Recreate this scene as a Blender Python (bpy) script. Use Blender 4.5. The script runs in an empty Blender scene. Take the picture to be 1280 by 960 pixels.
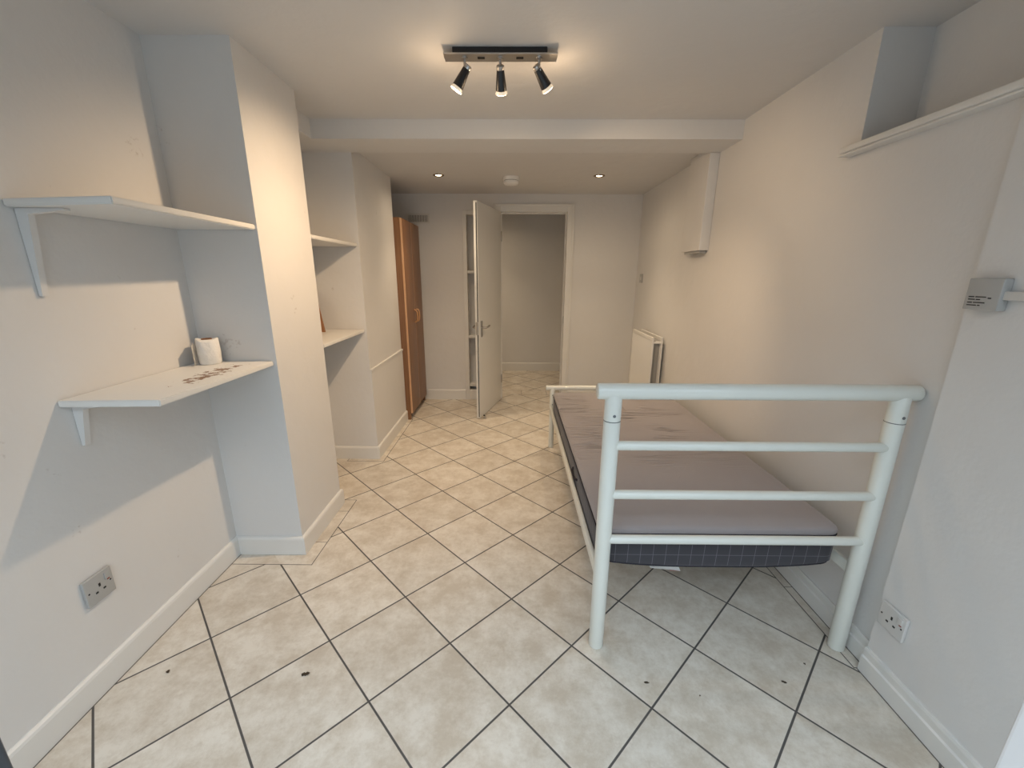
import bpy, bmesh, math, random
from mathutils import Vector, Matrix
random.seed(7)
PI = math.pi
C = bpy.context.scene.collection
scn = bpy.context.scene

# ------------------------------------------------------------------ camera
F_PX, PITCH, YAW, ROLL = 521.788, 0.269017, 0.0075958, 0.0040474
fw = Vector((-math.sin(YAW)*math.cos(PITCH), math.cos(YAW)*math.cos(PITCH), -math.sin(PITCH)))
rt = Vector((math.cos(YAW), math.sin(YAW), 0)); up = rt.cross(fw)
r2 = rt*math.cos(ROLL)+up*math.sin(ROLL); u2 = -rt*math.sin(ROLL)+up*math.cos(ROLL)
cd = bpy.data.cameras.new('camera'); cam = bpy.data.objects.new('camera', cd); C.objects.link(cam)
cam.matrix_world = Matrix(((r2.x, u2.x, -fw.x, 0), (r2.y, u2.y, -fw.y, 0), (r2.z, u2.z, -fw.z, 1.37), (0, 0, 0, 1)))
cd.sensor_fit = 'HORIZONTAL'; cd.sensor_width = 36.0; cd.lens = F_PX*36/1280
cd.shift_x = (640-636.490)/1280; cd.shift_y = (487.326-480)/1280
cd.clip_start = 0.02; cd.clip_end = 100
scn.camera = cam
# ------------------------------------------------------------------ light and exposure
scn.view_settings.view_transform = 'Standard'; scn.view_settings.look = 'None'
scn.view_settings.gamma = 1; scn.view_settings.use_curve_mapping = False
scn.view_settings.exposure = 0.36
SKY = (0.76, 0.89, 1.0); SKY_STRENGTH = 2.5
WARM = (1.0, 0.71, 0.44); SPOT_W = 33.0; DOWN_W = 25.0
w = bpy.data.worlds.new('daylight'); scn.world = w; w.use_nodes = True
bg = w.node_tree.nodes['Background']; bg.inputs[0].default_value = (*SKY, 1); bg.inputs[1].default_value = SKY_STRENGTH
# the garden front faces a light well: open sky above, dark walls and planting towards the horizon
_n = w.node_tree.nodes; _l = w.node_tree.links
_tc = _n.new('ShaderNodeTexCoord'); _sx = _n.new('ShaderNodeSeparateXYZ'); _l.new(_tc.outputs['Generated'], _sx.inputs[0])
_mr = _n.new('ShaderNodeMapRange'); _mr.interpolation_type = 'SMOOTHSTEP'; _l.new(_sx.outputs[2], _mr.inputs[0])
for _i, _v in ((1, 0.0), (2, .65), (3, .10), (4, 1.0)): _mr.inputs[_i].default_value = _v
_mm = _n.new('ShaderNodeMath'); _mm.operation = 'MULTIPLY'; _l.new(_mr.outputs[0], _mm.inputs[0]); _mm.inputs[1].default_value = SKY_STRENGTH
_l.new(_mm.outputs[0], bg.inputs[1])
pl = bpy.data.lights.new('daylight_portal', 'AREA'); pl.shape = 'RECTANGLE'; pl.size = 2.66; pl.size_y = 2.05
pl.cycles.is_portal = True
po = bpy.data.objects.new('daylight_portal', pl); C.objects.link(po)
po.location = (-0.055, 0.17, 1.03); po.rotation_euler = (PI/2, 0, PI)   # faces into the room
po.rotation_euler = (-PI/2, PI, 0)

# ------------------------------------------------------------------ materials
MATS = {}
def nodemat(name):
    m = bpy.data.materials.new(name); m.use_nodes = True
    return m, m.node_tree, m.node_tree.nodes['Principled BSDF']
def P(name, col, rough=.5, metal=0, bump=0, bscale=40, var=0, vscale=3, coat=0, emis=None, estr=0):
    if name in MATS: return MATS[name]
    m, nt, b = nodemat(name); N, L = nt.nodes, nt.links
    b.inputs['Base Color'].default_value = (*col, 1); b.inputs['Roughness'].default_value = rough
    b.inputs['Metallic'].default_value = metal; b.inputs['Coat Weight'].default_value = coat
    tc = N.new('ShaderNodeTexCoord')
    if var:
        n = N.new('ShaderNodeTexNoise'); n.inputs['Scale'].default_value = vscale; n.inputs['Detail'].default_value = 5
        L.new(tc.outputs['Object'], n.inputs['Vector'])
        mx = N.new('ShaderNodeMix'); mx.data_type = 'RGBA'
        mx.inputs[6].default_value = (*[c*(1-var) for c in col], 1); mx.inputs[7].default_value = (*[min(1, c*(1+var)) for c in col], 1)
        L.new(n.outputs['Fac'], mx.inputs[0]); L.new(mx.outputs[2], b.inputs['Base Color'])
    if bump:
        n = N.new('ShaderNodeTexNoise'); n.inputs['Scale'].default_value = bscale; n.inputs['Detail'].default_value = 6
        L.new(tc.outputs['Object'], n.inputs['Vector'])
        bp = N.new('ShaderNodeBump'); bp.inputs['Strength'].default_value = bump; bp.inputs['Distance'].default_value = .01
        L.new(n.outputs['Fac'], bp.inputs['Height']); L.new(bp.outputs[0], b.inputs['Normal'])
    if emis:
        b.inputs['Emission Color'].default_value = (*emis, 1); b.inputs['Emission Strength'].default_value = estr
    MATS[name] = m
    return m

def M_(nt, op, a, b=None, c=None):
    n = nt.nodes.new('ShaderNodeMath'); n.operation = op
    for i, v in enumerate((a, b, c)):
        if v is None: continue
        if isinstance(v, (int, float)): n.inputs[i].default_value = v
        else: nt.links.new(v, n.inputs[i])
    return n.outputs[0]
def mixc(nt, fac, a, b):
    mx = nt.nodes.new('ShaderNodeMix'); mx.data_type = 'RGBA'
    for i, v in ((0, fac), (6, a), (7, b)):
        if isinstance(v, (int, float)): mx.inputs[i].default_value = v
        elif isinstance(v, tuple): mx.inputs[i].default_value = (*v, 1)
        else: nt.links.new(v, mx.inputs[i])
    return mx.outputs[2]
def noise(nt, vec, scale, detail=4, rough=.5):
    n = nt.nodes.new('ShaderNodeTexNoise'); n.inputs['Scale'].default_value = scale
    n.inputs['Detail'].default_value = detail; n.inputs['Roughness'].default_value = rough
    nt.links.new(vec, n.inputs['Vector']); return n.outputs['Fac']
def ramp(nt, fac, lo, hi):
    n = nt.nodes.new('ShaderNodeMapRange'); n.inputs[1].default_value = lo; n.inputs[2].default_value = hi
    nt.links.new(fac, n.inputs[0]); return n.outputs[0]
def bump(nt, bsdf, h, strength, dist=.01):
    bp = nt.nodes.new('ShaderNodeBump'); bp.inputs['Strength'].default_value = strength; bp.inputs['Distance'].default_value = dist
    nt.links.new(h, bp.inputs['Height']); nt.links.new(bp.outputs[0], bsdf.inputs['Normal'])

def wall_paint(name, col, scuffs=0.0):
    m, nt, b = nodemat(name); tc = nt.nodes.new('ShaderNodeTexCoord').outputs['Object']
    n1 = noise(nt, tc, 1.7, 5, .6)
    c = mixc(nt, n1, tuple(x*.95 for x in col), tuple(min(1, x*1.04) for x in col))
    if scuffs:
        s1 = ramp(nt, noise(nt, tc, 9, 3), .70, .74); s2 = ramp(nt, noise(nt, tc, 60, 2), .55, .66)
        s = M_(nt, 'MULTIPLY', M_(nt, 'MULTIPLY', s1, s2), scuffs)
        c = mixc(nt, s, c, (.30, .24, .20))
    nt.links.new(c, b.inputs['Base Color']); b.inputs['Roughness'].default_value = .62
    h = M_(nt, 'ADD', M_(nt, 'MULTIPLY', noise(nt, tc, 7, 4), 1.6), M_(nt, 'MULTIPLY', noise(nt, tc, 90, 3), .12))
    bump(nt, b, h, .16, .02)
    return m
WALL = wall_paint('white_wall_paint', (.70, .69, .675), .0)
WALLS = wall_paint('white_scuffed_wall_paint', (.70, .69, .675), .3)
CEIL = wall_paint('ceiling_paint', (.66, .645, .625))
GLOSS = P('white_gloss_woodwork', (.74, .73, .70), .38, bump=.08, bscale=25, var=.03)
SHELF = P('white_shelf_paint', (.74, .73, .70), .42, bump=.1, bscale=18, var=.04)
PLASTIC = P('white_plastic', (.62, .61, .59), .35)
WHITEPL = P('bright_white_plastic', (.80, .79, .77), .4)
GREYPL = P('pale_grey_plastic', (.40, .40, .39), .4)
BLACK = P('black_satin', (.012, .012, .014), .35)
DARK = P('dark_slot', (.01, .01, .01), .6)
CHROME = P('brushed_chrome', (.52, .50, .48), .28, 1)
BEDMAT = P('cream_bed_enamel', (.73, .745, .69), .3, coat=.3, var=.03, vscale=6)
JOINT = P('bed_joint_shadow', (.10, .11, .11), .6)  # dark line of the sleeve joint in the bed posts
OAKD = P('brown_board', (.28, .13, .06), .5, var=.15, vscale=8)
PAPER = P('tissue_paper', (.80, .78, .74), .9, bump=.6, bscale=30)
GASKET = P('dark_grey_frame', (.06, .065, .075), .4)
FRAMEW = P('white_door_frame', (.80, .81, .82), .35)
LEAFM = P('dry_leaf', (.10, .075, .05), .8, var=.3, vscale=60)
BULB = P('lit_bulb_face', (1, .9, .7), .3, emis=(1.0, .80, .50), estr=14)
GLASSB = P('bulb_glass', (.85, .82, .78), .15, emis=(1.0, .75, .45), estr=.35)
OUT = P('outdoor_paving', (.45, .45, .44), .8, var=.1)

def wood(name, a, b_, axis_scale, rough=.4):
    m, nt, b = nodemat(name); tc = nt.nodes.new('ShaderNodeTexCoord').outputs['Object']
    mp = nt.nodes.new('ShaderNodeMapping'); mp.inputs['Scale'].default_value = axis_scale; nt.links.new(tc, mp.inputs[0])
    f = noise(nt, mp.outputs[0], 6, 6, .6)
    nt.links.new(mixc(nt, ramp(nt, f, .35, .65), a, b_), b.inputs['Base Color']); b.inputs['Roughness'].default_value = rough
    return m
BEECH = wood('beech_laminate', (.21, .10, .045), (.27, .132, .06), (9, 9, .5))
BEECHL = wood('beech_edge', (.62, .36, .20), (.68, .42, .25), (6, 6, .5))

def glass_mat():
    m = bpy.data.materials.new('window_glass'); m.use_nodes = True; nt = m.node_tree; nt.nodes.clear()
    o = nt.nodes.new('ShaderNodeOutputMaterial'); mx = nt.nodes.new('ShaderNodeMixShader'); t = nt.nodes.new('ShaderNodeBsdfTransparent')
    g = nt.nodes.new('ShaderNodeBsdfGlossy'); g.inputs['Roughness'].default_value = .02; mx.inputs[0].default_value = .05
    nt.links.new(t.outputs[0], mx.inputs[1]); nt.links.new(g.outputs[0], mx.inputs[2]); nt.links.new(mx.outputs[0], o.inputs[0])
    return m
GLASS = glass_mat()

def floor_mat():
    m, nt, b = nodemat('ceramic_floor_tiles'); tc = nt.nodes.new('ShaderNodeTexCoord').outputs['Object']
    sp = nt.nodes.new('ShaderNodeSeparateXYZ'); nt.links.new(tc, sp.inputs[0]); x, y = sp.outputs[0], sp.outputs[1]
    s, th, ox, oy = .3307, math.radians(44.284), -.2342, 1.2897
    c_, s_ = math.cos(th)/s, math.sin(th)/s
    dx, dy = M_(nt, 'SUBTRACT', x, ox), M_(nt, 'SUBTRACT', y, oy)
    u = M_(nt, 'ADD', M_(nt, 'MULTIPLY', dx, c_), M_(nt, 'MULTIPLY', dy, s_))
    v = M_(nt, 'ADD', M_(nt, 'MULTIPLY', dx, -s_), M_(nt, 'MULTIPLY', dy, c_))
    def near_int(a):
        return M_(nt, 'ABSOLUTE', M_(nt, 'SUBTRACT', a, M_(nt, 'ROUND', a)))
    d = M_(nt, 'MINIMUM', near_int(u), near_int(v))
    line = M_(nt, 'SUBTRACT', 1, ramp(nt, d, .0080, .0118))
    inside = 0.0; bl = 0.0
    for (x0, x1, y0, y1, cross) in ((-2, -.975, 1.731, 2.34, 'y'), (-1.25, -.974, 2.905, 3.86, 'y'), (1.246, 2, 1.203, 4.7, 'y'), (-.2, .70, 4.767, 4.945, 'x'), (-2, -1.3675, -1, 5.5, 'y'), (1.2845, 2, YN, 5.5, 'y'), (1.2545, 2, -1, YN, 'y')):
        ax = M_(nt, 'SUBTRACT', M_(nt, 'ABSOLUTE', M_(nt, 'SUBTRACT', x, (x0+x1)/2)), (x1-x0)/2)
        ay = M_(nt, 'SUBTRACT', M_(nt, 'ABSOLUTE', M_(nt, 'SUBTRACT', y, (y0+y1)/2)), (y1-y0)/2)
        sd = M_(nt, 'MAXIMUM', ax, ay)
        ins = M_(nt, 'LESS_THAN', sd, 0.0)
        ed = M_(nt, 'SUBTRACT', 1, ramp(nt, M_(nt, 'ABSOLUTE', sd), .0014, .0026))
        q = M_(nt, 'DIVIDE', M_(nt, 'SUBTRACT', y if cross == 'y' else x, .11), .30)
        cr = M_(nt, 'MULTIPLY', M_(nt, 'SUBTRACT', 1, ramp(nt, near_int(q), .003, .007)), ins)
        bl = M_(nt, 'MAXIMUM', bl, M_(nt, 'MAXIMUM', ed, cr)); inside = M_(nt, 'MAXIMUM', inside, ins)
    g = M_(nt, 'MAXIMUM', M_(nt, 'MULTIPLY', line, M_(nt, 'SUBTRACT', 1, inside)), bl)
    cell = nt.nodes.new('ShaderNodeCombineXYZ'); nt.links.new(M_(nt, 'FLOOR', u), cell.inputs[0]); nt.links.new(M_(nt, 'FLOOR', v), cell.inputs[1])
    wn = nt.nodes.new('ShaderNodeTexWhiteNoise'); nt.links.new(cell.outputs[0], wn.inputs[0])
    off = nt.nodes.new('ShaderNodeVectorMath'); off.operation = 'MULTIPLY_ADD'
    nt.links.new(wn.outputs['Color'], off.inputs[0]); off.inputs[1].default_value = (7, 7, 7); nt.links.new(tc, off.inputs[2])
    n1 = noise(nt, off.outputs[0], 8, 8, .74); n2 = noise(nt, off.outputs[0], 42, 5, .7)
    col = mixc(nt, ramp(nt, n1, .38, .62), (.55, .485, .40), (.72, .675, .60))
    col = mixc(nt, M_(nt, 'MULTIPLY', ramp(nt, n2, .5, .75), .35), col, (.44, .36, .27))
    hs = nt.nodes.new('ShaderNodeHueSaturation'); nt.links.new(col, hs.inputs['Color'])
    nt.links.new(M_(nt, 'ADD', M_(nt, 'MULTIPLY', wn.outputs['Value'], .10), .95), hs.inputs['Value'])
    col = mixc(nt, g, hs.outputs[0], (.085, .08, .075))
    nt.links.new(col, b.inputs['Base Color'])
    nt.links.new(M_(nt, 'ADD', M_(nt, 'MULTIPLY', g, .4), .36), b.inputs['Roughness'])
    b.inputs['Specular IOR Level'].default_value = .4
    h = M_(nt, 'ADD', M_(nt, 'MULTIPLY', g, -1.0), M_(nt, 'MULTIPLY', n1, .25))
    bump(nt, b, h, .25, .004)
    return m

def mattress_mat(kind):
    m, nt, b = nodemat('mattress_'+kind); tc = nt.nodes.new('ShaderNodeTexCoord').outputs['Object']
    sp = nt.nodes.new('ShaderNodeSeparateXYZ'); nt.links.new(tc, sp.inputs[0]); x, y, z = sp.outputs
    b.inputs['Roughness'].default_value = .9; b.inputs['Sheen Weight'].default_value = .15
    if kind == 'top':
        mp = nt.nodes.new('ShaderNodeMapping'); mp.inputs['Scale'].default_value = (.55, 7, .5); nt.links.new(tc, mp.inputs[0])
        n = noise(nt, mp.outputs[0], 3.2, 2, .5)
        ridge = M_(nt, 'ABSOLUTE', M_(nt, 'SUBTRACT', n, .5))
        cre = M_(nt, 'SUBTRACT', 1, ramp(nt, ridge, 0, .03))
        gate = ramp(nt, noise(nt, tc, 3.1, 2), .46, .62)
        far = ramp(nt, y, 1.75, 2.3)
        cre = M_(nt, 'MULTIPLY', M_(nt, 'MULTIPLY', cre, gate), far)
        c = mixc(nt, noise(nt, tc, 5, 3), (.31, .283, .287), (.35, .322, .326))
        nt.links.new(c, b.inputs['Base Color'])
        h = M_(nt, 'ADD', M_(nt, 'MULTIPLY', cre, -1.0), M_(nt, 'MULTIPLY', noise(nt, tc, 300, 2), .05))
        bump(nt, b, h, 1.0, .014)
    else:
        def grid(a, o, step, wd):
            q = M_(nt, 'DIVIDE', M_(nt, 'SUBTRACT', a, o), step)
            return M_(nt, 'SUBTRACT', 1, ramp(nt, M_(nt, 'ABSOLUTE', M_(nt, 'SUBTRACT', q, M_(nt, 'ROUND', q))), wd*.6, wd))
        geo = nt.nodes.new('ShaderNodeNewGeometry'); sn = nt.nodes.new('ShaderNodeSeparateXYZ'); nt.links.new(geo.outputs['True Normal'], sn.inputs[0])
        fx = M_(nt, 'GREATER_THAN', M_(nt, 'ABSOLUTE', sn.outputs[0]), .7)
        along = M_(nt, 'ADD', M_(nt, 'MULTIPLY', fx, grid(y, 0, .047, .022)), M_(nt, 'MULTIPLY', M_(nt, 'SUBTRACT', 1, fx), grid(x, .01, .047, .022)))
        g = M_(nt, 'MAXIMUM', along, grid(z, .369, .047, .022))
        c = mixc(nt, M_(nt, 'MULTIPLY', g, .55), (.042, .040, .048), (.22, .22, .25))
        nt.links.new(c, b.inputs['Base Color'])
    return m

def chipped():
    m, nt, b = nodemat('chipped_white_shelf_paint'); tc = nt.nodes.new('ShaderNodeTexCoord').outputs['Object']
    sp = nt.nodes.new('ShaderNodeSeparateXYZ'); nt.links.new(tc, sp.inputs[0]); x, y, z = sp.outputs
    cx = M_(nt, 'DIVIDE', M_(nt, 'SUBTRACT', x, -1.17), .06); cy = M_(nt, 'DIVIDE', M_(nt, 'SUBTRACT', y, 1.57), .25)
    r = M_(nt, 'SQRT', M_(nt, 'ADD', M_(nt, 'MULTIPLY', cx, cx), M_(nt, 'MULTIPLY', cy, cy)))
    mask = M_(nt, 'SUBTRACT', 1, ramp(nt, r, .5, 1.25))
    n = noise(nt, tc, 30, 5, .65)
    f = ramp(nt, M_(nt, 'ADD', n, M_(nt, 'MULTIPLY', mask, .25)), .745, .765)
    nt.links.new(mixc(nt, f, (.74, .73, .70), (.23, .13, .075)), b.inputs['Base Color']); b.inputs['Roughness'].default_value = .45
    bump(nt, b, M_(nt, 'MULTIPLY', f, -1.0), .4, .003)
    return m
CHIP = chipped()

# ------------------------------------------------------------------ mesh helpers
def bx(bm, x0, x1, y0, y1, z0, z1, bev=0, mat=0):
    vs = [bm.verts.new((x, y, z)) for x in (x0, x1) for y in (y0, y1) for z in (z0, z1)]
    fs = [bm.faces.new([vs[i] for i in f]) for f in ((0, 1, 3, 2), (4, 6, 7, 5), (0, 4, 5, 1), (2, 3, 7, 6), (0, 2, 6, 4), (1, 5, 7, 3))]
    for f in fs: f.material_index = mat
    if bev:
        es = list({e for f in fs for e in f.edges})
        bmesh.ops.bevel(bm, geom=es, offset=bev, segments=3, profile=.6, affect='EDGES', clamp_overlap=True)
    return vs
def prism(bm, pts, z0, z1):
    """plan polygon (counter-clockwise) raised from z0 to z1"""
    a = [bm.verts.new((x, y, z0)) for x, y in pts]; b = [bm.verts.new((x, y, z1)) for x, y in pts]; n = len(pts)
    bm.faces.new(a[::-1]); bm.faces.new(b)
    for i in range(n): bm.faces.new((a[i], a[(i+1) % n], b[(i+1) % n], b[i]))
def frame_of(d):
    d = Vector(d).normalized(); a = Vector((0, 0, 1)) if abs(d.z) < .9 else Vector((1, 0, 0))
    x = a.cross(d).normalized(); return x, d.cross(x), d
def lathe(bm, org, axis, prof, seg=32, mat=0):
    """prof: list of (distance along axis, radius)"""
    x, y, d = frame_of(axis); o = Vector(org); rings = []
    for t, r in prof:
        if r < 1e-6: rings.append([bm.verts.new(o+d*t)])
        else: rings.append([bm.verts.new(o+d*t+(x*math.cos(2*PI*k/seg)+y*math.sin(2*PI*k/seg))*r) for k in range(seg)])
    for a, b in zip(rings, rings[1:]):
        for k in range(seg):
            k2 = (k+1) % seg
            if len(a) == 1 and len(b) == 1: continue
            if len(a) == 1: f = bm.faces.new((a[0], b[k2], b[k]))
            elif len(b) == 1: f = bm.faces.new((a[k], a[k2], b[0]))
            else: f = bm.faces.new((a[k], a[k2], b[k2], b[k]))
            f.material_index = mat
def rod(bm, p, q, r, seg=24, cap=.004, mat=0):
    p, q = Vector(p), Vector(q); L = (q-p).length
    c = min(cap, r*.9, L*.4)
    lathe(bm, p, q-p, [(0, 0), (0, r-c), (c*.3, r-c*.3), (c, r), (L-c, r), (L-c*.3, r-c*.3), (L, r-c), (L, 0)], seg, mat)
def path(bm, pts, r, seg=12):
    pts = [Vector(p) for p in pts]; rings = []
    for i, p in enumerate(pts):
        t = (pts[min(i+1, len(pts)-1)]-pts[max(i-1, 0)])
        x, y, d = frame_of(t)
        if rings:  # keep the frame from twisting
            x = (px - d*px.dot(d)).normalized(); y = d.cross(x)
        px = x
        rings.append([bm.verts.new(p+(x*math.cos(2*PI*k/seg)+y*math.sin(2*PI*k/seg))*r) for k in range(seg)])
    for a, b in zip(rings, rings[1:]):
        for k in range(seg): bm.faces.new((a[k], a[(k+1) % seg], b[(k+1) % seg], b[k]))
    bm.faces.new(rings[0][::-1]); bm.faces.new(rings[-1])
def obj(name, bm, mat, parent=None, smooth=True, **props):
    bmesh.ops.recalc_face_normals(bm, faces=bm.faces[:])
    me = bpy.data.meshes.new(name); bm.to_mesh(me); bm.free()
    for m in (mat if isinstance(mat, (list, tuple)) else [mat]): me.materials.append(m)
    if smooth:
        for p in me.polygons: p.use_smooth = True
        me.set_sharp_from_angle(angle=math.radians(38))
    o = bpy.data.objects.new(name, me); C.objects.link(o)
    if parent:
        o.parent = parent
        q = parent; off = Matrix.Identity(4)
        while q: off = off @ q.matrix_basis.inverted() if False else off; q = None
        o.matrix_parent_inverse = world_of(parent).inverted()
    for k, v in props.items(): o[k] = v
    return o
def world_of(o):
    m = o.matrix_parent_inverse @ o.matrix_basis if o.parent else o.matrix_basis.copy()
    return world_of(o.parent) @ m if o.parent else m
def thing(name, label, cat, loc, group=None):
    o = bpy.data.objects.new(name, None); C.objects.link(o); o.location = loc; o.empty_display_size = .05
    o['label'] = label; o['category'] = cat
    if group: o['group'] = group
    return o
def tag(o, label, cat, group=None):
    o['label'] = label; o['category'] = cat
    if group: o['group'] = group
    return o
def struct(name, bm, mat, parent=None, smooth=False):
    o = obj(name, bm, mat, parent, smooth)
    if not parent: o['kind'] = 'structure'
    return o
NB = bmesh.new

# ------------------------------------------------------------------ dimensions
XL, XC, XC2 = -1.385, -1.052, -1.036
Y1, Y2, Y3, Y4, YB = 1.8204, 2.295, 2.960, 3.8434, 4.5623
XR, XN, YN = 1.302, 1.272, 1.2022
H, HB, HK, YBF, YBB = 2.2176, 2.118, 2.153, 2.679, 2.961
YN2, ZS, XNB = 1.768, 1.838, 1.486
YF0, YF1 = .20, .30
TOP = 2.40

# ------------------------------------------------------------------ structure
bm = NB(); bx(bm, -1.9, 1.9, YF0, 6.3, -.08, 0); struct('floor', bm, floor_mat())
bm = NB()
prism(bm, [(-1.75, YF0), (XL, YF0), (XL, Y1), (XC, Y1), (XC, Y2), (XL, Y2), (XL, Y3), (XC2, Y3), (XC2, Y4), (-1.60, Y4), (-1.60, YB+.13), (-1.75, YB+.13)], 0, TOP)
# proud lower panel on the second breast (dado)
prism(bm, [(XC2-.01, Y3+.001), (XC2+.009, Y3+.001), (XC2+.009, Y4-.001), (XC2-.01, Y4-.001)], 0, .685)
prism(bm, [(XC2-.01, Y3-.004), (XC2+.014, Y3-.004), (XC2+.014, Y4+.003), (XC2-.01, Y4+.003)], .685, .700)
struct('wall_left', bm, WALLS)
bm = NB()
prism(bm, [(XN, YF0), (1.75, YF0), (1.75, YB+.13), (XR, YB+.13), (XR, YN), (XN, YN)], 0, ZS-.018)
prism(bm, [(XNB, YF0), (1.75, YF0), (1.75, YB+.13), (XR, YB+.13), (XR, YN2), (XNB, YN2)], ZS-.018, TOP)
struct('wall_right', bm, WALL)
# back wall with the doorway and the shelved recess
DX0, DX1, DZ = -.150, .568, 2.005       # rough opening (lined by the frame)
RX0, RX1, RZ0, RZ1 = -.484, -.245, .10, 1.96
bm = NB(); yb1 = YB+.13
bx(bm, -1.75, RX0, YB, yb1, 0, TOP); bx(bm, RX1, DX0, YB, yb1, 0, TOP); bx(bm, DX1, 1.75, YB, yb1, 0, TOP)
bx(bm, DX0, DX1, YB, yb1, DZ, TOP); bx(bm, RX0, RX1, YB, yb1, RZ1, TOP); bx(bm, RX0, RX1, YB, yb1, 0, RZ0)
bx(bm, RX0-.02, RX1+.02, yb1, yb1+.02, 0, 2.1)
struct('wall_back', bm, WALL)
bm = NB(); bx(bm, -1.75, 1.75, YF0, YBF+.05, H, TOP+.05); bx(bm, -1.75, 1.75, YBF+.05, YB+.13, HK, TOP+.05); bx(bm, -1.75, 1.75, YB+.13, 6.3, 2.2, TOP+.05)
struct('ceiling', bm, CEIL)
bm = NB(); bx(bm, XL, XR+.0, YBF, YBB, HB, H+.01); bx(bm, XL-.0, -1.160, Y2, YBF, HB, H+.01); struct('trim_1', bm, WALL)
# hall
bm = NB(); bx(bm, -1.3, 1.0, 6.06, 6.2, 0, 2.3); struct('wall_hall_back', bm, WALL)
bm = NB(); bx(bm, .72, .9, YB+.13, 6.06, 0, 2.3); struct('wall_hall_right', bm, WALL)
bm = NB(); bx(bm, -1.3, -1.15, YB+.13, 6.06, 0, 2.3); struct('wall_hall_left', bm, WALL)
# glazed garden front: head, posts, panes (the camera stands in the open doorway)
bm = NB(); bx(bm, -1.75, 1.75, YF0, YF1, 2.05, TOP); struct('wall_front', bm, WALL)
bm = NB(); bx(bm, XNB, 1.75, YF0-.01, YF0, 0, TOP); bx(bm, XN, XNB, YF0, YF1, 0, 1.8); bx(bm, XN, XNB, YF0-.01, YF0, 0, TOP); struct('wall_front_right', bm, WALL)
def sidelight(name, x0, x1, mat):
    bm = NB(); t = .045
    bx(bm, x0, x0+t, YF0+.02, YF1, 0, 2.05, .004); bx(bm, x1-t, x1, YF0+.02, YF1, 0, 2.05, .004)
    bx(bm, x0+t, x1-t, YF0+.02, YF1, 0, .08, .004); bx(bm, x0+t, x1-t, YF0+.02, YF1, 2.0, 2.05, .004)
    f = struct(name, bm, mat)
    bm = NB(); bx(bm, x0+t-.005, x1-t+.005, YF0+.05, YF0+.056, .075, 2.005); obj('pane', bm, GLASS, f, False)
sidelight('window_1', XL, -.498, GASKET)
sidelight('window_2', .472, XN, FRAMEW)
bm = NB(); bx(bm, -4, 4, -4, YF0, -.12, -.03); struct('ground', bm, OUT)  # unseen paving added so daylight bounces up to the ceiling

# skirting boards: plan polylines with a rounded top
def skirt(name, pts, h, t, side=1, mould=False):
    bm = NB(); n = len(pts); prof = [(0, 0), (t, 0), (t, h-.014), (t*.8, h-.005), (t*.35, h), (0, h)]
    if mould: prof = [(0, 0), (t, 0), (t, h*.62), (t*.62, h*.67), (t*.62, h*.9), (t*.4, h), (0, h)]
    P2 = [Vector(p) for p in pts]; rings = []
    for i in range(n):
        d0 = (P2[i]-P2[i-1]).normalized() if i else None; d1 = (P2[i+1]-P2[i]).normalized() if i < n-1 else None
        d0 = d0 or d1; d1 = d1 or d0
        n0 = Vector((d0.y, -d0.x))*side; n1 = Vector((d1.y, -d1.x))*side
        m = (n0+n1).normalized(); k = 1/max(.3, m.dot(n0))
        rings.append([bm.verts.new((P2[i].x+m.x*k*a, P2[i].y+m.y*k*a, z)) for a, z in prof])
    L = len(prof)
    for a, b in zip(rings, rings[1:]):
        for k in range(L): bm.faces.new((a[k], a[(k+1) % L], b[(k+1) % L], b[k]))
    bm.faces.new(rings[0]); bm.faces.new(rings[-1][::-1])
    return struct(name, bm, GLOSS)
skirt('baseboard_left', [(XL, YF1), (XL, Y1), (XC, Y1), (XC, Y2), (XL, Y2)], .098, .015)
skirt('baseboard_chimney', [(XL, Y2+.02), (XL, Y3), (XC2+.002, Y3), (XC2+.009, Y3+.001), (XC2+.009, Y4-.003)], .10, .014)
skirt('baseboard_right', [(XR, YB), (XR, YN+.001)], .098, .015, mould=True)
skirt('baseboard_right_near', [(XN, YN), (XN, YF1)], .098, .015, mould=True)
skirt('baseboard_back', [(-.95, YB), (-.527, YB)], .115, .012, 1)
skirt('baseboard_back_right', [(.626, YB), (XR, YB)], .115, .012, 1)
skirt('baseboard_hall', [(-1.15, 6.06), (.72, 6.06)], .12, .014, 1)

# niche sill
bm = NB(); bx(bm, XN-.022, XNB, YF1, 1.80, ZS-.016, ZS+.004, .004)
bx(bm, XN-.012, XR+.004, YF1, 1.82, ZS-.024, ZS-.016, .003)
struct('trim_2', bm, GLOSS, smooth=True)

# door frame: lining, stops and moulded architrave
bm = NB()
ya = YB-.016
def arch(bm, x0, x1, ztop, w_, zb=0, steps=((0, .016), (.35, .011))):
    for f, t in steps:
        a = w_*f
        bx(bm, x0-w_, x0-a if f else x0, YB-t, YB+.004, zb, ztop+w_, .002) if not f else None
        bx(bm, x1, x1+w_, YB-t, YB+.004, zb, ztop+w_, .002) if not f else None
        bx(bm, x0, x1, YB-t, YB+.004, ztop, ztop+w_, .002) if not f else None
    b = w_*.28
    bx(bm, x0-w_, x0-w_+b, YB-.022, YB-.015, zb, ztop+w_, .002); bx(bm, x1+w_-b, x1+w_, YB-.022, YB-.015, zb, ztop+w_, .002)
    bx(bm, x0-w_+b, x1+w_-b, YB-.022, YB-.015, ztop+w_-b, ztop+w_, .002)
arch(bm, -.128, .550, 1.988, .070)
bx(bm, DX0, -.128, YB-.002, yb1+.01, 0, 1.988); bx(bm, .550, DX1, YB-.002, yb1+.01, 0, 1.988); bx(bm, DX0, DX1, YB-.002, yb1+.01, 1.985, DZ)
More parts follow.
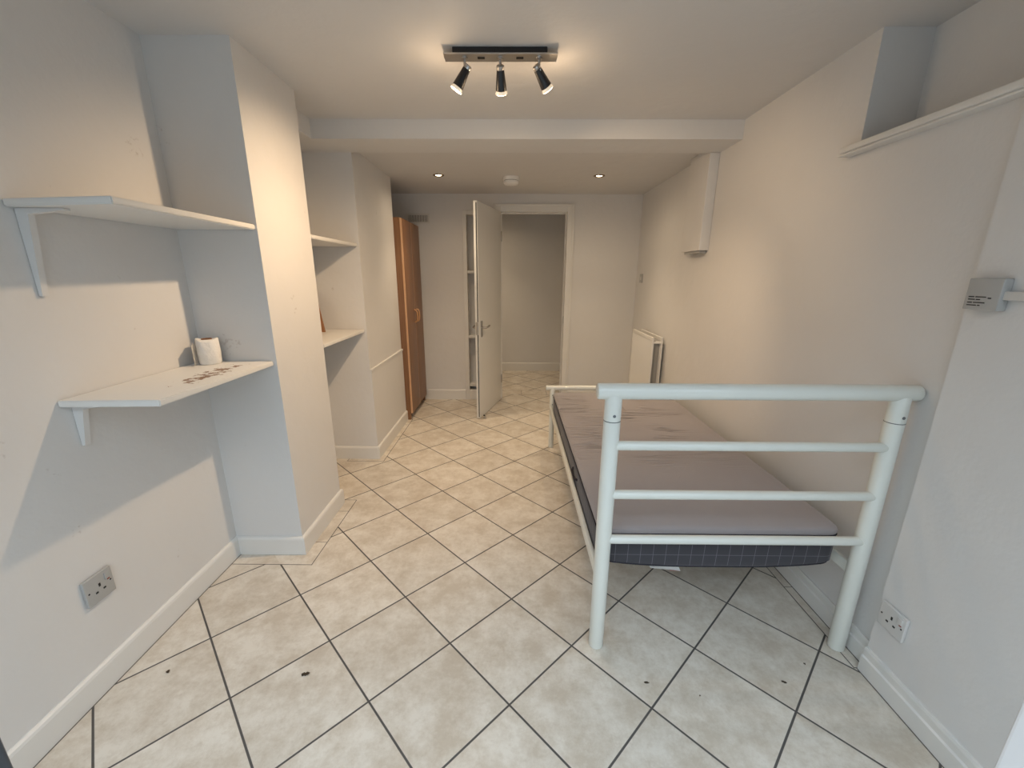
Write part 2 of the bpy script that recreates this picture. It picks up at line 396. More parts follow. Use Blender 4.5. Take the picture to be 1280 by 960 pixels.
bx(bm, -.128, -.116, YB+.045, YB+.08, 0, 1.985); bx(bm, .538, .550, YB+.045, YB+.08, 0, 1.985); bx(bm, -.116, .538, YB+.045, YB+.08, 1.973, 1.985)
dframe = struct('trim_3', bm, GLOSS, smooth=True)
bm = NB(); bx(bm, .547, .551, YB+.012, YB+.034, .86, .94, .001); obj('strike_plate', bm, CHROME, dframe, label='small metal strike plate')
# recess frame
bm = NB(); w_ = .036
bx(bm, RX0-w_, RX0+.004, YB-.014, YB+.13, 0, RZ1+w_, .002); bx(bm, RX0, RX1, YB-.014, YB+.004, RZ1-.004, RZ1+w_, .002)
bx(bm, RX1-.004, RX1+.026, YB-.014, YB+.13, 0, RZ1+w_, .002); bx(bm, RX0, RX1, YB-.008, YB+.02, RZ0-.10, RZ0+.012, .002)
struct('trim_4', bm, GLOSS, smooth=True)

# ------------------------------------------------------------------ door leaf
hinge = Vector((-.126, YB-.012, 0)); free = Vector((-.312, 3.880, 0))
u = (free-hinge).normalized(); nrm = Vector((-u.y, u.x, 0))   # towards +x (room face seen)
if nrm.x < 0: nrm = -nrm
Ld = (free-hinge).length; TH = .036
def dp(a, b, z): return hinge+u*a+nrm*b+Vector((0, 0, z))
def dbox(bm, a0, a1, b0, b1, z0, z1, bev=0):
    tmp = bmesh.new(); bx(tmp, a0, a1, b0, b1, z0, z1, bev)
    for v in tmp.verts: v.co = dp(*v.co)
    me = bpy.data.meshes.new('tmp'); tmp.to_mesh(me); tmp.free(); bm.from_mesh(me); bpy.data.meshes.remove(me)
door = thing('door', 'white flush interior door standing open into the room', 'door', hinge)
bm = NB(); dbox(bm, 0, Ld, -TH, 0, .008, 1.984, .0015); obj('door_panel', bm, GLOSS, door)
bm = NB(); dbox(bm, Ld-.001, Ld+.0012, -.015, -.006, .02, 1.97); obj('smoke_seal', bm, DARK, door, label='dark smoke seal strip in the door edge')
ZH = .888
for sgn, b0 in ((1, 0), (-1, -TH)):
    bm = NB(); dbox(bm, Ld-.085, Ld-.045, b0 if sgn > 0 else b0-.007, b0+.007 if sgn > 0 else b0, ZH-.085, ZH+.065, .002)
    hp = obj('handle_plate', bm, CHROME, door)
    bm = NB(); c = [dp(Ld-.065, b0+sgn*.004, ZH), dp(Ld-.065, b0+sgn*.038, ZH), dp(Ld-.073, b0+sgn*.048, ZH), dp(Ld-.10, b0+sgn*.052, ZH+.004), dp(Ld-.155, b0+sgn*.05, ZH+.010), dp(Ld-.175, b0+sgn*.045, ZH+.008)]
    path(bm, c, .009); obj('lever', bm, CHROME, hp)
bm = NB(); dbox(bm, Ld-.001, Ld+.003, -.030, -.006, ZH-.06, ZH+.06, .001); dbox(bm, Ld, Ld+.012, -.024, -.012, ZH-.012, ZH+.012, .002); obj('latch', bm, CHROME, door)
for z in (.25, 1.75):
    bm = NB(); rod(bm, hinge+Vector((.006, .004, z-.05)), hinge+Vector((.006, .004, z+.05)), .006); obj('hinge', bm, CHROME, door)
ds = thing('door_stop', 'small chrome door stop on the tiles by the open door', 'door stop', dp(Ld-.05, .05, 0))
bm = NB(); q = dp(Ld-.03, .035, 0); rod(bm, q, q+Vector((0, 0, .012)), .017); rod(bm, q+Vector((0, 0, .011)), q+Vector((.008, -.004, .028)), .009); obj('base', bm, CHROME, ds)
bm = NB(); rod(bm, q+Vector((.006, -.003, .024)), q+Vector((-.012, .008, .034)), .007); obj('rubber_tip', bm, BLACK, ds)

# recess shelves
for z, lab in ((1.397, 'painted recess shelf level with the upper door panel, topmost of three'), (.713, 'painted recess shelf just below door handle height, middle of three'), (.165, 'painted recess shelf near the floor, lowest of three')):
    bm = NB(); bx(bm, RX0+.004, RX1-.004, YB+.004, yb1-.002, z-.014, z+.014, .003)
    tag(obj('recess_shelf', bm, SHELF), lab+' left of the door', 'shelf', 'shelves in the recess beside the door')

# ------------------------------------------------------------------ alcove shelves
def slab(bm, pts, z0, z1, bev=.003):
    prism(bm, pts, z0, z1); bmesh.ops.bevel(bm, geom=bm.edges[:], offset=bev, segments=2, affect='EDGES')
def bracket(parent, y, ztop, reach, drop, x=XL):
    bm = NB(); a = []
    for yy in (y-.009, y+.009):
        a.append([bm.verts.new(p) for p in ((x+.002, yy, ztop-.001), (x+reach, yy, ztop-.001), (x+reach, yy, ztop-.006), (x+.036, yy, ztop-.016), (x+.012, yy, ztop-drop), (x+.002, yy, ztop-drop))])
    n = len(a[0]); bm.faces.new(a[0]); bm.faces.new(a[1][::-1])
    for i in range(n): bm.faces.new((a[0][i], a[1][i], a[1][(i+1) % n], a[0][(i+1) % n]))
    return obj('bracket', bm, WALL, parent, False)
s1 = thing('alcove_shelf', 'upper white shelf in the near left alcove, seen from below', 'shelf', (XL, 1.5, 1.545))
bm = NB(); slab(bm, [(XL+.002, 1.212), (-1.042, 1.166), (-1.058, Y1-.002), (XL+.002, Y1-.002)], 1.544, 1.564); obj('board', bm, SHELF, s1)
bracket(s1, 1.245, 1.544, .14, .24)
s2 = thing('alcove_shelf', 'lower white shelf with chipped paint in the near left alcove', 'shelf', (XL, 1.5, .985))
bm = NB(); slab(bm, [(XL+.002, 1.200), (-1.082, 1.216), (-1.066, Y1-.002), (XL+.002, Y1-.002)], .974, .995); obj('board', bm, CHIP, s2)
bracket(s2, 1.245, .974, .12, .14)
for z0, lab in ((1.548, 'upper white shelf in the far left alcove between the breasts'), (.972, 'lower white shelf in the far left alcove holding a brown board')):
    bm = NB(); slab(bm, [(XL+.002, Y2+.002), (-1.050, Y2+.002), (-1.050, Y3-.002), (XL+.002, Y3-.002)], z0, z0+.020); tag(obj('alcove_shelf', bm, SHELF), lab, 'shelf')
# brown board leaning at the back of the far alcove
bm = NB(); t = .012
pts = [(-1.262, 2.800, .9935), (XL+.006, 2.800, .9935), (XL+.006, 2.900, 1.25), (-1.345, 2.900, 1.25)]
a = [bm.verts.new(p) for p in pts]; b_ = [bm.verts.new((p[0], p[1]+t, p[2])) for p in pts]
bm.faces.new(a); bm.faces.new(b_[::-1])
for i in range(4): bm.faces.new((a[i], b_[i], b_[(i+1) % 4], a[(i+1) % 4]))
tag(obj('wooden_offcut', bm, OAKD), 'brown wooden board leaning at the back of the far alcove shelf', 'board')

# toilet roll
tr = thing('toilet_roll', 'part-used white toilet roll standing on the lower chipped shelf', 'toilet roll', (-1.316, 1.752, .995))
bm = NB(); cx, cy = -1.306, 1.764; seg = 48; prof = [(0, .021), (0, .038), (.004, .041), (.05, .042), (.100, .041), (.104, .038), (.104, .022), (.102, .021), (.02, .020)]
lathe(bm, (cx, cy, .996), (0, 0, 1), prof, seg)
for v in bm.verts:
    an = math.atan2(v.co.y-cy, v.co.x-cx); r = math.hypot(v.co.x-cx, v.co.y-cy)
    if r > .03:
        k = 1+.03*math.sin(3*an+1)+.02*math.sin(7*an+v.co.z*40); v.co.x = cx+(v.co.x-cx)*k; v.co.y = cy+(v.co.y-cy)*k
        if v.co.z > 1.08: v.co.z += .006*math.sin(2*an+.6)
obj('paper', bm, PAPER, tr)
bm = NB(); lathe(bm, (cx, cy, .997), (0, 0, 1), [(0, .0195), (.1065, .0195), (.1065, .0185), (0, .0185)], 32); obj('core_tube', bm, OAKD, tr, label='brown cardboard core')
bm = NB(); n = 9; rows = []
for i in range(n):     # loose torn flap peeling off the left side
    t = i/(n-1); an = math.radians(205+45*t); r = .0435+.024*t*t
    rows.append([bm.verts.new((cx+r*math.cos(an), cy+r*math.sin(an), .998+zz*(.094-.012*abs(math.sin(5*t))))) for zz in (0, .5, 1)])
for a, b_ in zip(rows, rows[1:]):
    for k in (0, 1): bm.faces.new((a[k], b_[k], b_[k+1], a[k+1]))
bmesh.ops.solidify(bm, geom=bm.faces[:], thickness=.0008); obj('loose_sheet', bm, PAPER, tr)

# ------------------------------------------------------------------ wardrobe
wx0, wx1, wy0, wy1, wh = -1.545, -.985, Y4+.008, YB-.03, 1.845
wd = thing('wardrobe', 'tall narrow beech wardrobe with two doors in the far left corner', 'wardrobe', ((wx0+wx1)/2, (wy0+wy1)/2, 0))
bm = NB(); bx(bm, wx0, wx1, wy0, wy0+.018, 0, wh, .001); obj('side_panel', bm, BEECH, wd)
bm = NB(); bx(bm, wx0, wx1, wy1-.018, wy1, 0, wh, .001); obj('side_panel', bm, BEECH, wd)
bm = NB(); bx(bm, wx0, wx1, wy0+.018, wy1-.018, wh-.018, wh, .001); obj('top_panel', bm, BEECH, wd)
bm = NB(); bx(bm, wx0, wx0+.006, wy0+.018, wy1-.018, .06, wh-.018); obj('back_panel', bm, BEECH, wd)
bm = NB(); bx(bm, wx1-.05, wx1-.032, wy0+.018, wy1-.018, 0, .06); obj('plinth', bm, BEECH, wd)
bm = NB(); bx(bm, wx0+.006, wx1, wy0+.018, wy1-.018, .06, .078); obj('base_panel', bm, BEECH, wd)
ym = (wy0+wy1)/2
for y0, y1, hy in ((wy0+.004, ym-.0015, ym-.045), (ym+.0015, wy1-.004, ym+.045)):
    bm = NB(); bx(bm, wx1+.001, wx1+.019, y0, y1, .065, wh-.004, .0012)
    bm.faces.ensure_lookup_table()
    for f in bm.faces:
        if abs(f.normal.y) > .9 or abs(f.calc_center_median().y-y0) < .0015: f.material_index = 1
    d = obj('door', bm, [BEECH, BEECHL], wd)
    bm = NB(); xh = wx1+.019
    path(bm, [(xh-.001, hy, 1.035), (xh+.018, hy, 1.03), (xh+.028, hy, 1.012), (xh+.030, hy, .975), (xh+.028, hy, .938), (xh+.018, hy, .92), (xh-.001, hy, .915)], .0075, 12)
    obj('handle', bm, P('beech_handle', (.50, .27, .13), .4), d)

# ------------------------------------------------------------------ vent grille on the back wall
VENTP = P('vent_plastic', (.66, .64, .61), .5)
vt = thing('vent_grille', 'small grey louvred vent grille high above the wardrobe', 'vent', (-.97, YB, 1.92))
bm = NB(); bx(bm, -1.088, -.853, YB-.010, YB-.001, 1.873, 1.888, .002); bx(bm, -1.088, -.853, YB-.010, YB-.001, 1.952, 1.967, .002)
bx(bm, -1.088, -1.072, YB-.010, YB-.001, 1.888, 1.952, .002); bx(bm, -.869, -.853, YB-.010, YB-.001, 1.888, 1.952, .002); obj('frame', bm, VENTP, vt)
bm = NB(); bx(bm, -1.074, -.867, YB-.003, YB-.001, 1.886, 1.954); obj('backing', bm, P('vent_shadow', (.16, .15, .14), .8), vt)
for k in range(13):
    bm = NB(); x = -1.064+k*.0157; bx(bm, x-.004, x+.004, YB-.009, YB-.003, 1.887, 1.953, .001); obj('slat', bm, VENTP, vt)

# ------------------------------------------------------------------ boxed pipe on right wall
pb = thing('pipe_boxing', 'short white painted box hanging below the beam on right wall', 'pipe box', (1.27, 3.1, 1.533))
bm = NB(); bx(bm, 1.238, XR-.001, 2.940, 3.250, 1.533, HB-.001, .003); bx(bm, 1.239, XR-.001, YBB+.002, 3.249, HB-.003, HK-.001, .001); obj('casing', bm, WALL, pb)
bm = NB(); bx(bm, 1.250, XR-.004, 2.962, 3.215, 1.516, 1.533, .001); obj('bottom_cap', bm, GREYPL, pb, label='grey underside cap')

# ------------------------------------------------------------------ light switch, sockets, thermostat
sw = thing('light_switch', 'white light switch plate near the far right corner', 'light switch', (XR, 4.377, 1.34))
bm = NB(); bx(bm, XR-.010, XR-.001, 4.335, 4.421, 1.297, 1.383, .003); obj('plate', bm, GREYPL, sw)
bm = NB(); bx(bm, XR-.015, XR-.008, 4.368, 4.388, 1.325, 1.355, .002); obj('rocker', bm, PLASTIC, sw)
def socket(name, label, face_x, sgn, y0, y1, z0, z1, mat, flip):
    """sgn = direction the plate faces along x; flip=1 puts the viewer's right at +y"""
    t = thing(name, label, 'socket', (face_x, (y0+y1)/2, z0)); yc, zc = (y0+y1)/2, (z0+z1)/2
    s = (y1-y0)/.088
    def fx(d0, d1): return sorted((face_x+sgn*d0, face_x+sgn*d1))
    bm = NB(); bx(bm, *fx(.001, .012), y0, y1, z0, z1, .003); obj('face_plate', bm, mat, t)
    bm = NB()
    bx(bm, *fx(.0115, .0126), yc-.003*s, yc+.003*s, zc+.002, zc+.014)
    bx(bm, *fx(.0115, .0126), yc-.016*s, yc-.008*s, zc-.016, zc-.010); bx(bm, *fx(.0115, .0126), yc+.008*s, yc+.016*s, zc-.016, zc-.010)
    obj('pin_slots', bm, DARK, t, label='dark pin slots')
    bm = NB(); q = flip*.026*s
    bx(bm, *fx(.011, .0155), yc+q-.008*s, yc+q+.008*s, zc+.012, zc+.036, .0015); obj('rocker', bm, mat, t)
    bm = NB(); bx(bm, *fx(.0115, .0129), yc+q-.004*s+flip*.003, yc+q+.004*s+flip*.003, zc+.006, zc+.0105); obj('indicator', bm, P('socket_red_mark', (.25, .05, .03), .5), t)
    for k in (-1, 1):
        bm = NB(); rod(bm, (face_x+sgn*.010, yc+k*.034*s, zc), (face_x+sgn*.0128, yc+k*.034*s, zc), .003, 12, .0006); obj('screw', bm, DARK, t)
socket('wall_socket', 'grey switched wall socket low on the left wall below the shelves', XL, 1, 1.110, 1.206, .312, .408, GREYPL, 1)
socket('wall_socket', 'white switched wall socket low on the near right wall', XN, -1, 1.094, 1.188, .226, .314, PLASTIC, -1)
th = thing('thermostat', 'grey thermostat box with printed lines on the right wall', 'thermostat', (XN, 1.145, 1.28))
bm = NB(); bx(bm, XN-.026, XN-.001, 1.103, 1.188, 1.284, 1.366, .003); obj('casing', bm, P('thermostat_grey', (.42, .415, .40), .45), th)
bm = NB(); yy = 1.178
for z, w1, w2 in ((1.318, .014, .026), (1.311, .017, .010), (1.303, .012, .028), (1.296, .024, .006)):
    for a, b_ in ((yy, yy-w1), (yy-w1-.003, yy-w1-.003-w2)):
        bx(bm, XN-.0268, XN-.0259, b_, a, z-.0013, z+.0013)
bx(bm, XN-.0268, XN-.0259, 1.122, 1.130, 1.314, 1.317)
obj('printed_text', bm, P('dark_print', (.03, .03, .03), .6), th, False, label='small dark printed lines')
bm = NB(); bx(bm, XN-.018, XN-.001, YF1+.05, 1.118, 1.312, 1.334, .002); tag(obj('cable_trunking', bm, PLASTIC), 'white plastic cable trunking running along the right wall from the thermostat', 'trunking')

# ------------------------------------------------------------------ radiator
RY0, RY1, RZB, RZT = 3.530, 4.125, .27, .862
rd = thing('radiator', 'white double panel radiator on the far right wall behind the bed', 'radiator', (1.24, 3.83, .27))
def rad_panel(xa, xb, front):
    bm = NB(); n = 34; zs = [RZB, RZT]; ys = [RY0+.012+(RY1-RY0-.024)*i/(n*4) for i in range(n*4+1)]
    prev = None
    for i, y in enumerate(ys):
        k = i % 4; dep = .0065 if k in (1, 2) else 0
        x = xa+dep
        cur = [bm.verts.new((x, y, RZB+.03)), bm.verts.new((x, y, RZT-.03))]
        if prev: bm.faces.new((prev[0], cur[0], cur[1], prev[1]))
        prev = cur
    bx(bm, xa-.001, xb, RY0, RY0+.013, RZB, RZT, .002); bx(bm, xa-.001, xb, RY1-.013, RY1, RZB, RZT, .002)
    bx(bm, xa-.001, xb, RY0+.012, RY1-.012, RZT-.031, RZT, .002); bx(bm, xa-.001, xb, RY0+.012, RY1-.012, RZB, RZB+.031, .002)
    bx(bm, xa+.006, xb, RY0+.012, RY1-.012, RZB+.03, RZT-.03)
    return obj('panel', bm, GLOSS, rd)
rad_panel(1.186, 1.200, True); rad_panel(1.262, 1.276, False)
bm = NB()
ny = 26
for k in range(ny):
    y = RY0+.04+(RY1-RY0-.08)*k/(ny-1); bx(bm, 1.2005, 1.230, y-.001, y+.001, RZB+.05, RZT-.05); bx(bm, 1.232, 1.2615, y-.001, y+.001, RZB+.05, RZT-.05)
obj('convector_fins', bm, P('fin_grey', (.35, .34, .32), .5), rd, False)
for z in (RZB+.04, RZT-.045):
    for y in (RY0+.010, RY1-.010):
        bm = NB(); rod(bm, (1.199, y, z), (1.263, y, z), .011); obj('connector', bm, GLOSS, rd)
for y in (RY0+.1, RY1-.1):
    bm = NB(); bx(bm, 1.276, XR-.001, y-.02, y+.02, RZB+.05, RZT-.07, .001); obj('wall_bracket', bm, GLOSS, rd)
for y in (RY0-.022, RY1+.022):
    bm = NB(); s = 1 if y > 3.8 else -1
    rod(bm, (1.231, y-s*.024, RZB+.04), (1.231, y+s*.01, RZB+.04), .009); rod(bm, (1.231, y, RZB+.065), (1.231, y, RZB-.01), .012)
    v = obj('valve', bm, PLASTIC, rd)
    bm = NB(); rod(bm, (1.231, y, .001), (1.231, y, RZB-.005), .0075); obj('pipe', bm, CHROME, v)

# ------------------------------------------------------------------ bed
bed = thing('single_bed', 'cream tubular metal single bed frame along the right wall', 'bed', (.78, 2.25, 0))
LX, RX, NY, FY = .327, 1.245, 1.293, 3.205
for x in (LX, RX):
    bm = NB(); rod(bm, (x, NY, 0), (x, NY, 1.003), .0275, 40, .005); lg = obj('post', bm, BEDMAT, bed)
    bm = NB(); lathe(bm, (x, NY, .912), (0, 0, 1), [(0, .0272), (0, .0279), (.0025, .0279), (.0025, .0272)], 40); obj('sleeve_joint', bm, JOINT, lg)
    bm = NB(); rod(bm, (x, NY-.0255, .935), (x, NY-.0292, .935), .0050, 16, .001); obj('bolt', bm, P('dull_bolt', (.18, .19, .20), .4, .6), lg)
bm = NB(); rod(bm, (.272, NY, 1.011), (1.297, NY, 1.011), .0265, 40, .006); obj('top_rail', bm, BEDMAT, bed)
for z in (.826, .646, .470):
    bm = NB(); rod(bm, (LX+.010, NY-.006, z), (RX-.004, NY-.006, z), .0160, 32); obj('crossbar', bm, BEDMAT, bed)
for x in (LX-.006, RX):
    bm = NB(); rod(bm, (x, FY, 0), (x, FY, .505), .0215, 32, .004); lg = obj('post', bm, BEDMAT, bed)
    for z in (.450, .372):
        bm = NB(); rod(bm, (x, FY-.020, z), (x, FY-.0235, z), .0042, 12, .001); obj('bolt', bm, MATS['dull_bolt'], lg)
bm = NB(); rod(bm, (.268, FY, .506), (1.290, FY, .506), .0195, 32, .005); obj('top_rail', bm, BEDMAT, bed)
bm = NB(); rod(bm, (LX+.012, FY, .40), (RX-.012, FY, .40), .012, 24); obj('crossbar', bm, BEDMAT, bed)
for x0, x1 in ((.302, .318), (1.238, 1.254)):
    bm = NB(); bx(bm, x0, x1, NY+.014, FY-.012, .312, .356, .005); s = 1 if x0 < .8 else -1
    bx(bm, (x1-.002) if s > 0 else x0-.024, (x1+.024) if s > 0 else x0+.002, NY+.26, FY-.05, .293, .2975, .001)
    bx(bm, (x1-.004) if s > 0 else x0, x1 if s > 0 else x0+.004, NY+.26, FY-.05, .293, .32)
    obj('side_rail', bm, BEDMAT, bed)
for k in range(13):
    y = NY+.30+k*(FY-NY-.42)/12
    bm = NB(); bx(bm, .322, 1.2155, y-.03, y+.03, .298, .3085, .002); obj('slat', bm, BEDMAT, bed)

# mattress
MX0, MX1, MY0, MY1 = .323, 1.208, 1.338, 3.165
mt = thing('mattress', 'thin foam mattress with taupe top and dark checked sides on bed', 'mattress', ((MX0+MX1)/2, (MY0+MY1)/2, .31))
def rounded_plan(x0, x1, y0, y1, r, n=6):
    pts = []
    for cx, cy, a0 in ((x1-r, y0+r, -90), (x1-r, y1-r, 0), (x0+r, y1-r, 90), (x0+r, y0+r, 180)):
        for i in range(n+1):
            a = math.radians(a0+90*i/n); pts.append((cx+r*math.cos(a), cy+r*math.sin(a)))
    out = []
    for i, p in enumerate(pts):
        q = pts[(i+1) % len(pts)]; d = math.hypot(q[0]-p[0], q[1]-p[1]); m = max(1, int(d/.05))
        for k in range(m): out.append((p[0]+(q[0]-p[0])*k/m, p[1]+(q[1]-p[1])*k/m))
    return out
def loft(bm, levels, cap=True):
    rings = []
    for z, ins, fz in levels:
        pl_ = rounded_plan(MX0+ins, MX1-ins, MY0+ins, MY1-ins, .045)
        if rings and len(pl_) != len(rings[0]): raise RuntimeError('ring size')
        rings.append([bm.verts.new((x, y, z+fz(x, y))) for x, y in pl_])
    for a, b_ in zip(rings, rings[1:]):
        n = len(a)
        for k in range(n): bm.faces.new((a[k], a[(k+1) % n], b_[(k+1) % n], b_[k]))
    return rings
def rounded_fixed(x0, x1, y0, y1, r, nx=18, ny=38, nc=6):
    pts = []
    def seg(p, q, n): return [(p[0]+(q[0]-p[0])*i/n, p[1]+(q[1]-p[1])*i/n) for i in range(n)]
    def arc(cx, cy, a0): return [(cx+r*math.cos(math.radians(a0+90*i/nc)), cy+r*math.sin(math.radians(a0+90*i/nc))) for i in range(nc)]
    pts += seg((x0+r, y0), (x1-r, y0), nx)+arc(x1-r, y0+r, -90)+seg((x1, y0+r), (x1, y1-r), ny)+arc(x1-r, y1-r, 0)
    pts += seg((x1-r, y1), (x0+r, y1), nx)+arc(x0+r, y1-r, 90)+seg((x0, y1-r), (x0, y0+r), ny)+arc(x0+r, y0+r, 180)
    return pts
def rounded_plan(x0, x1, y0, y1, r, n=6): return rounded_fixed(x0, x1, y0, y1, max(r-0.0, .01))
cxm, cym = (MX0+MX1)/2, (MY0+MY1)/2
def lift(x, y):   # the base curls up at its corners
    a = abs(x-cxm)/(MX1-MX0)*2; b2 = abs(y-cym)/(MY1-MY0)*2
    return .034*max(0, a-.2)**2*b2**6 + .006*a**8
zero = lambda x, y: 0
bm = NB(); rings = loft(bm, [(.311, .020, lift), (.314, .006, lift), (.325, .001, lift), (.345, 0, zero), (.400, -.001, zero), (.448, .001, zero), (.453, .004, zero)])
bm.faces.new(rings[0][::-1]); bm.faces.new(rings[-1])
body = obj('mattress_body', bm, mattress_mat('side'), mt)
def topz(x, y):
    return .0015*math.sin(9*x+2)*math.sin(5*y)+.001*math.sin(17*y+3*x)
bm = NB(); rings = loft(bm, [(.452, .006, zero), (.455, .001, zero), (.466, -.003, zero), (.476, -.001, zero), (.481, .005, topz), (.484, .014, topz), (.485, .03, topz), (.486, .12, topz), (.486, .25, topz), (.486, .40, topz)])
bm.faces.new(rings[0][::-1]); bm.faces.new(rings[-1])
obj('top_cover', bm, mattress_mat('top'), mt)
def piping(name, z, r, ins, fz=zero):
    pts = rounded_plan(MX0+ins, MX1-ins, MY0+ins, MY1-ins, .045); bm = NB(); n = len(pts); rings = []
    for i, p in enumerate(pts):
        a = Vector(pts[i-1]); b_ = Vector(pts[(i+1) % n]); t = (b_-a).normalized(); nn = Vector((t.y, -t.x))
        rings.append([bm.verts.new((p[0]+nn.x*r*math.cos(q), p[1]+nn.y*r*math.cos(q), z+fz(*p)+r*math.sin(q))) for q in [k*PI/4 for k in range(8)]])
    for i in range(n):
        a, b_ = rings[i], rings[(i+1) % n]
        for k in range(8): bm.faces.new((a[k], a[(k+1) % 8], b_[(k+1) % 8], b_[k]))
    return obj(name, bm, P('dark_piping', (.018, .016, .024), .9), mt)
piping('piping', .454, .0055, .001); piping('piping', .317, .004, .006, lift)
bm = NB(); path(bm, [(MX0-.001, 1.86, .40), (MX0-.010, 1.88, .395), (MX0-.012, 1.93, .392), (MX0-.010, 1.98, .395), (MX0-.001, 2.0, .40)], .006, 8); obj('carry_handle', bm, MATS['dark_piping'], mt)
bm = NB(); vs = [bm.verts.new(p) for p in ((.520, 1.350, .3145), (.630, 1.350, .3145), (.634, 1.330, .304), (.522, 1.336, .3125))]
bm.faces.new(vs); bmesh.ops.solidify(bm, geom=bm.faces[:], thickness=.0012); lb = obj('care_label', bm, P('label_white', (.8, .79, .77), .7), mt, False, label='white care label with red print sticking out underneath')
bm = NB(); vs = [bm.verts.new(p) for p in ((.592, 1.338, .3070), (.628, 1.3375, .3065), (.630, 1.3305, .3035), (.594, 1.3315, .3055))]
bm.faces.new(vs); bmesh.ops.solidify(bm, geom=bm.faces[:], thickness=.001); obj('red_print', bm, P('label_red', (.6, .12, .08), .7), lb, False)

# ------------------------------------------------------------------ ceiling spotlight bar
cl = thing('ceiling_spotlight_bar', 'black and chrome bar with three lit spotlights on the near ceiling', 'ceiling light', (-.055, 1.925, H))
bm = NB(); bx(bm, -.240, .128, 1.900, 1.950, H-.022, H-.0005, .002); obj('ceiling_box', bm, BLACK, cl)
bm = NB(); bx(bm, -.275, .168, 1.894, 1.958, H-.027, H-.022, .001)
pltt = obj('mounting_plate', bm, CHROME, cl)
for x in (-.130, .022):
    bm = NB(); bx(bm, x-.014, x+.014, 1.917, 1.935, H-.0278, H-.0265); obj('slot', bm, DARK, pltt)
def spot(px, d, swing, E, bang=95, share=.5, spill=128):
    d = Vector(d).normalized()
    bm = NB(); z0 = H-.027; top = Vector((px, 1.926, z0))
    lathe(bm, top, (0, 0, -1), [(0, 0), (0, .013), (.004, .013), (.006, .006), (.006, 0)], 20)
    piv = Vector((px, 1.926, z0-.040)); rod(bm, top, piv, .0052, 16, .001); rod(bm, piv+Vector((-.008, 0, 0)), piv+Vector((.008, 0, 0)), .007, 16, .001)
    arm = obj('spot_arm', bm, CHROME, cl)
    o = piv+Vector((swing, 0, .012)) - d*.004
    bm = NB(); lathe(bm, o, d, [(0, 0), (0, .012), (.003, .0155), (.014, .0155), (.015, .0150)], 28); obj('cap', bm, CHROME, arm)
    bm = NB(); lathe(bm, o, d, [(.013, .0145), (.015, .0150), (.084, .0225), (.084, .0205), (.050, .017), (.05, 0)], 32); head = obj('spot_head', bm, BLACK, cl)
    bm = NB(); lathe(bm, o, d, [(.055, .012), (.070, .0165), (.084, .0200), (.094, .0243), (.0965, .0245)], 32); bl = obj('bulb', bm, GLASSB, head)
    bm = NB(); lathe(bm, o, d, [(.0965, .0245), (.0985, .021), (.0995, .010), (.0998, 0)], 32); obj('bulb_face', bm, BULB, bl)
    for nm, size, e, blend in (('spill', spill, E*(1-share), .7), ('beam', bang, E*share*.8, 1.0)):
        l = bpy.data.lights.new('spotlight_'+nm, 'SPOT'); l.energy = e; l.color = WARM; l.spot_size = math.radians(size); l.spot_blend = blend; l.shadow_soft_size = .022
        lo = bpy.data.objects.new('spotlight_'+nm, l); C.objects.link(lo)
        lo.matrix_world = Matrix.Translation(o+d*.125) @ d.to_track_quat('-Z', 'Y').to_matrix().to_4x4()
        lo.parent = cl; lo.matrix_parent_inverse = world_of(cl).inverted()
    l = bpy.data.lights.new('spotlight_glow', 'POINT'); l.energy = E*.016; l.color = WARM; l.shadow_soft_size = .02
    lo = bpy.data.objects.new('spotlight_glow', l); C.objects.link(lo); lo.location = o+d*.122
    lo.parent = cl; lo.matrix_parent_inverse = world_of(cl).inverted()
spot(-.195, (-.54, .14, -.83), .012, SPOT_W*1.65, 84, .5, 124)
spot(-.055, (.03, .60, -.80), 0, SPOT_W*.6)
spot(.098, (.56, .46, -.70), -.012, SPOT_W*1.3, 64, .72, 126)

# recessed downlights
def downlight(x, y, label, group=None, z=HK, E=DOWN_W):
    t = thing('recessed_downlight', label, 'downlight', (x, y, z), group)
    bm = NB(); lathe(bm, (x, y, z-.0005), (0, 0, -1), [(0, .046), (.004, .045), (.007, .040), (.0065, .034), (.003, .0255), (0, .0250)], 36); obj('bezel', bm, P('bronze_bezel', (.30, .22, .15), .35, 1), t)
    bm = NB(); lathe(bm, (x, y, z-.0008), (0, 0, -1), [(0, .0245), (.002, .023), (.0025, 0)], 32); obj('lamp_face', bm, BULB, t)
    for nm, size, e in (('beam', 92, .95), ('spill', 165, .38)):
        l = bpy.data.lights.new('downlight_'+nm, 'SPOT'); l.energy = E*e; l.color = (1, .77, .52); l.spot_size = math.radians(size); l.spot_blend = 1; l.shadow_soft_size = .025
        lo = bpy.data.objects.new('downlight_'+nm, l); C.objects.link(lo); lo.location = (x, y, z-.012)
        lo.parent = t; lo.matrix_parent_inverse = world_of(t).inverted()
downlight(-.613, 3.745, 'lit recessed downlight in the far ceiling nearer the wardrobe')
downlight(.700, 3.755, 'lit recessed downlight in the far ceiling nearer the right wall')
downlight(-.35, 5.45, 'recessed downlight in the hall ceiling beyond the doorway', z=2.2, E=DOWN_W*1.1)  # lamp added out of view behind the lintel to brighten the hall
sd = thing('smoke_alarm', 'round white smoke alarm on the far ceiling between two downlights', 'smoke alarm', (-.02, 3.82, HK))
bm = NB(); lathe(bm, (-.02, 3.82, HK-.0005), (0, 0, -1), [(0, 0), (0, .068), (.022, .068), (.026, .066), (.026, 0)], 40); obj('base', bm, WHITEPL, sd)
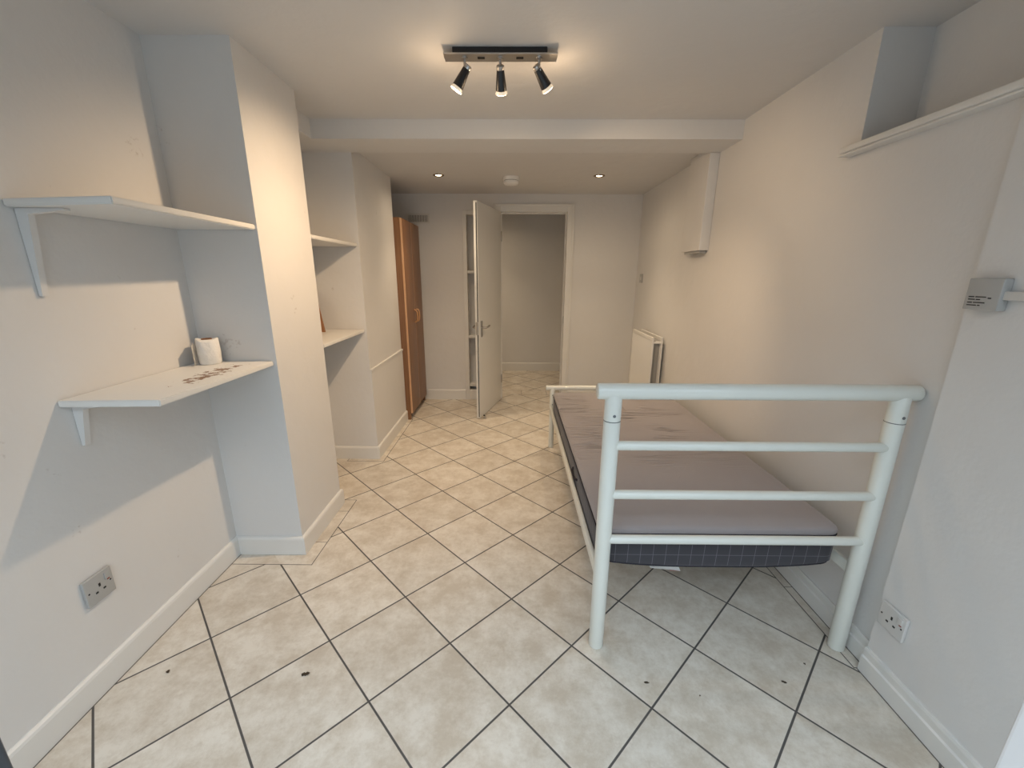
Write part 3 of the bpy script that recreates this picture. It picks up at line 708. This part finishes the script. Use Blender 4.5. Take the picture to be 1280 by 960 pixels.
bm = NB(); lathe(bm, (-.02, 3.82, HK-.0265), (0, 0, -1), [(0, 0), (0, .061), (.004, .062)], 40); obj('vent_gap', bm, P('alarm_gap', (.2, .2, .19), .7), sd)
bm = NB(); lathe(bm, (-.02, 3.82, HK-.0305), (0, 0, -1), [(0, 0), (0, .064), (.016, .063), (.026, .054), (.030, .034), (.030, 0)], 40); obj('cover', bm, WHITEPL, sd)

# small dark hose end in the hall
hk = thing('cable_coil', 'small black and red coiled cable on the hall wall past doorway', 'cable', (.70, 5.6, .36))
bm = NB(); c = Vector((.706, 5.6, .345)); path(bm, [c+Vector((-.012*math.sin(a*.5), .045*math.cos(a), .055*math.sin(a))) for a in [i*2*PI/16 for i in range(18)]], .010, 10); obj('cable', bm, BLACK, hk)
bm = NB(); path(bm, [c+Vector((-.008, 0, -.05)), c+Vector((-.02, -.02, -.03)), c+Vector((-.015, -.03, 0))], .008, 8); obj('plug', bm, P('cable_red', (.35, .03, .02), .5), hk)

# dry leaf fragments and crumbs on the tiles
def flake(x, y, r, label, k):
    bm = NB(); n = 14; rnd = random.Random(k); c = bm.verts.new((x, y, .004)); ring = []
    for i in range(n):
        a = 2*PI*i/n; q = r*(1+.25*math.sin(2*a+k)+rnd.uniform(-.2, .2)); ring.append(bm.verts.new((x+q*math.cos(a), y+.75*q*math.sin(a), .0015+rnd.uniform(0, .003))))
    for i in range(n): bm.faces.new((c, ring[i], ring[(i+1) % n]))
    bmesh.ops.solidify(bm, geom=bm.faces[:], thickness=.001)
    tag(obj('dry_leaf_fragment', bm, LEAFM), label, 'debris', 'dark flecks on the floor tiles')
flake(-.727, 1.153, .012, 'largest dark leaf fragment, on the tiles left of centre', 1)
flake(.474, 1.135, .007, 'dark fleck on the tile just in front of the bed', 2)
flake(.956, 1.143, .007, 'dark fleck on the tile towards the right bed post', 3)
flake(-1.221, 1.157, .007, 'dark fleck on the tiles beside the left skirting board', 4)
flake(1.075, 1.215, .004, 'tiny fleck close to the foot of the right bed post', 5)
flake(.640, 1.09, .003, 'tiny crumb on tile in front of the bed middle', 6)
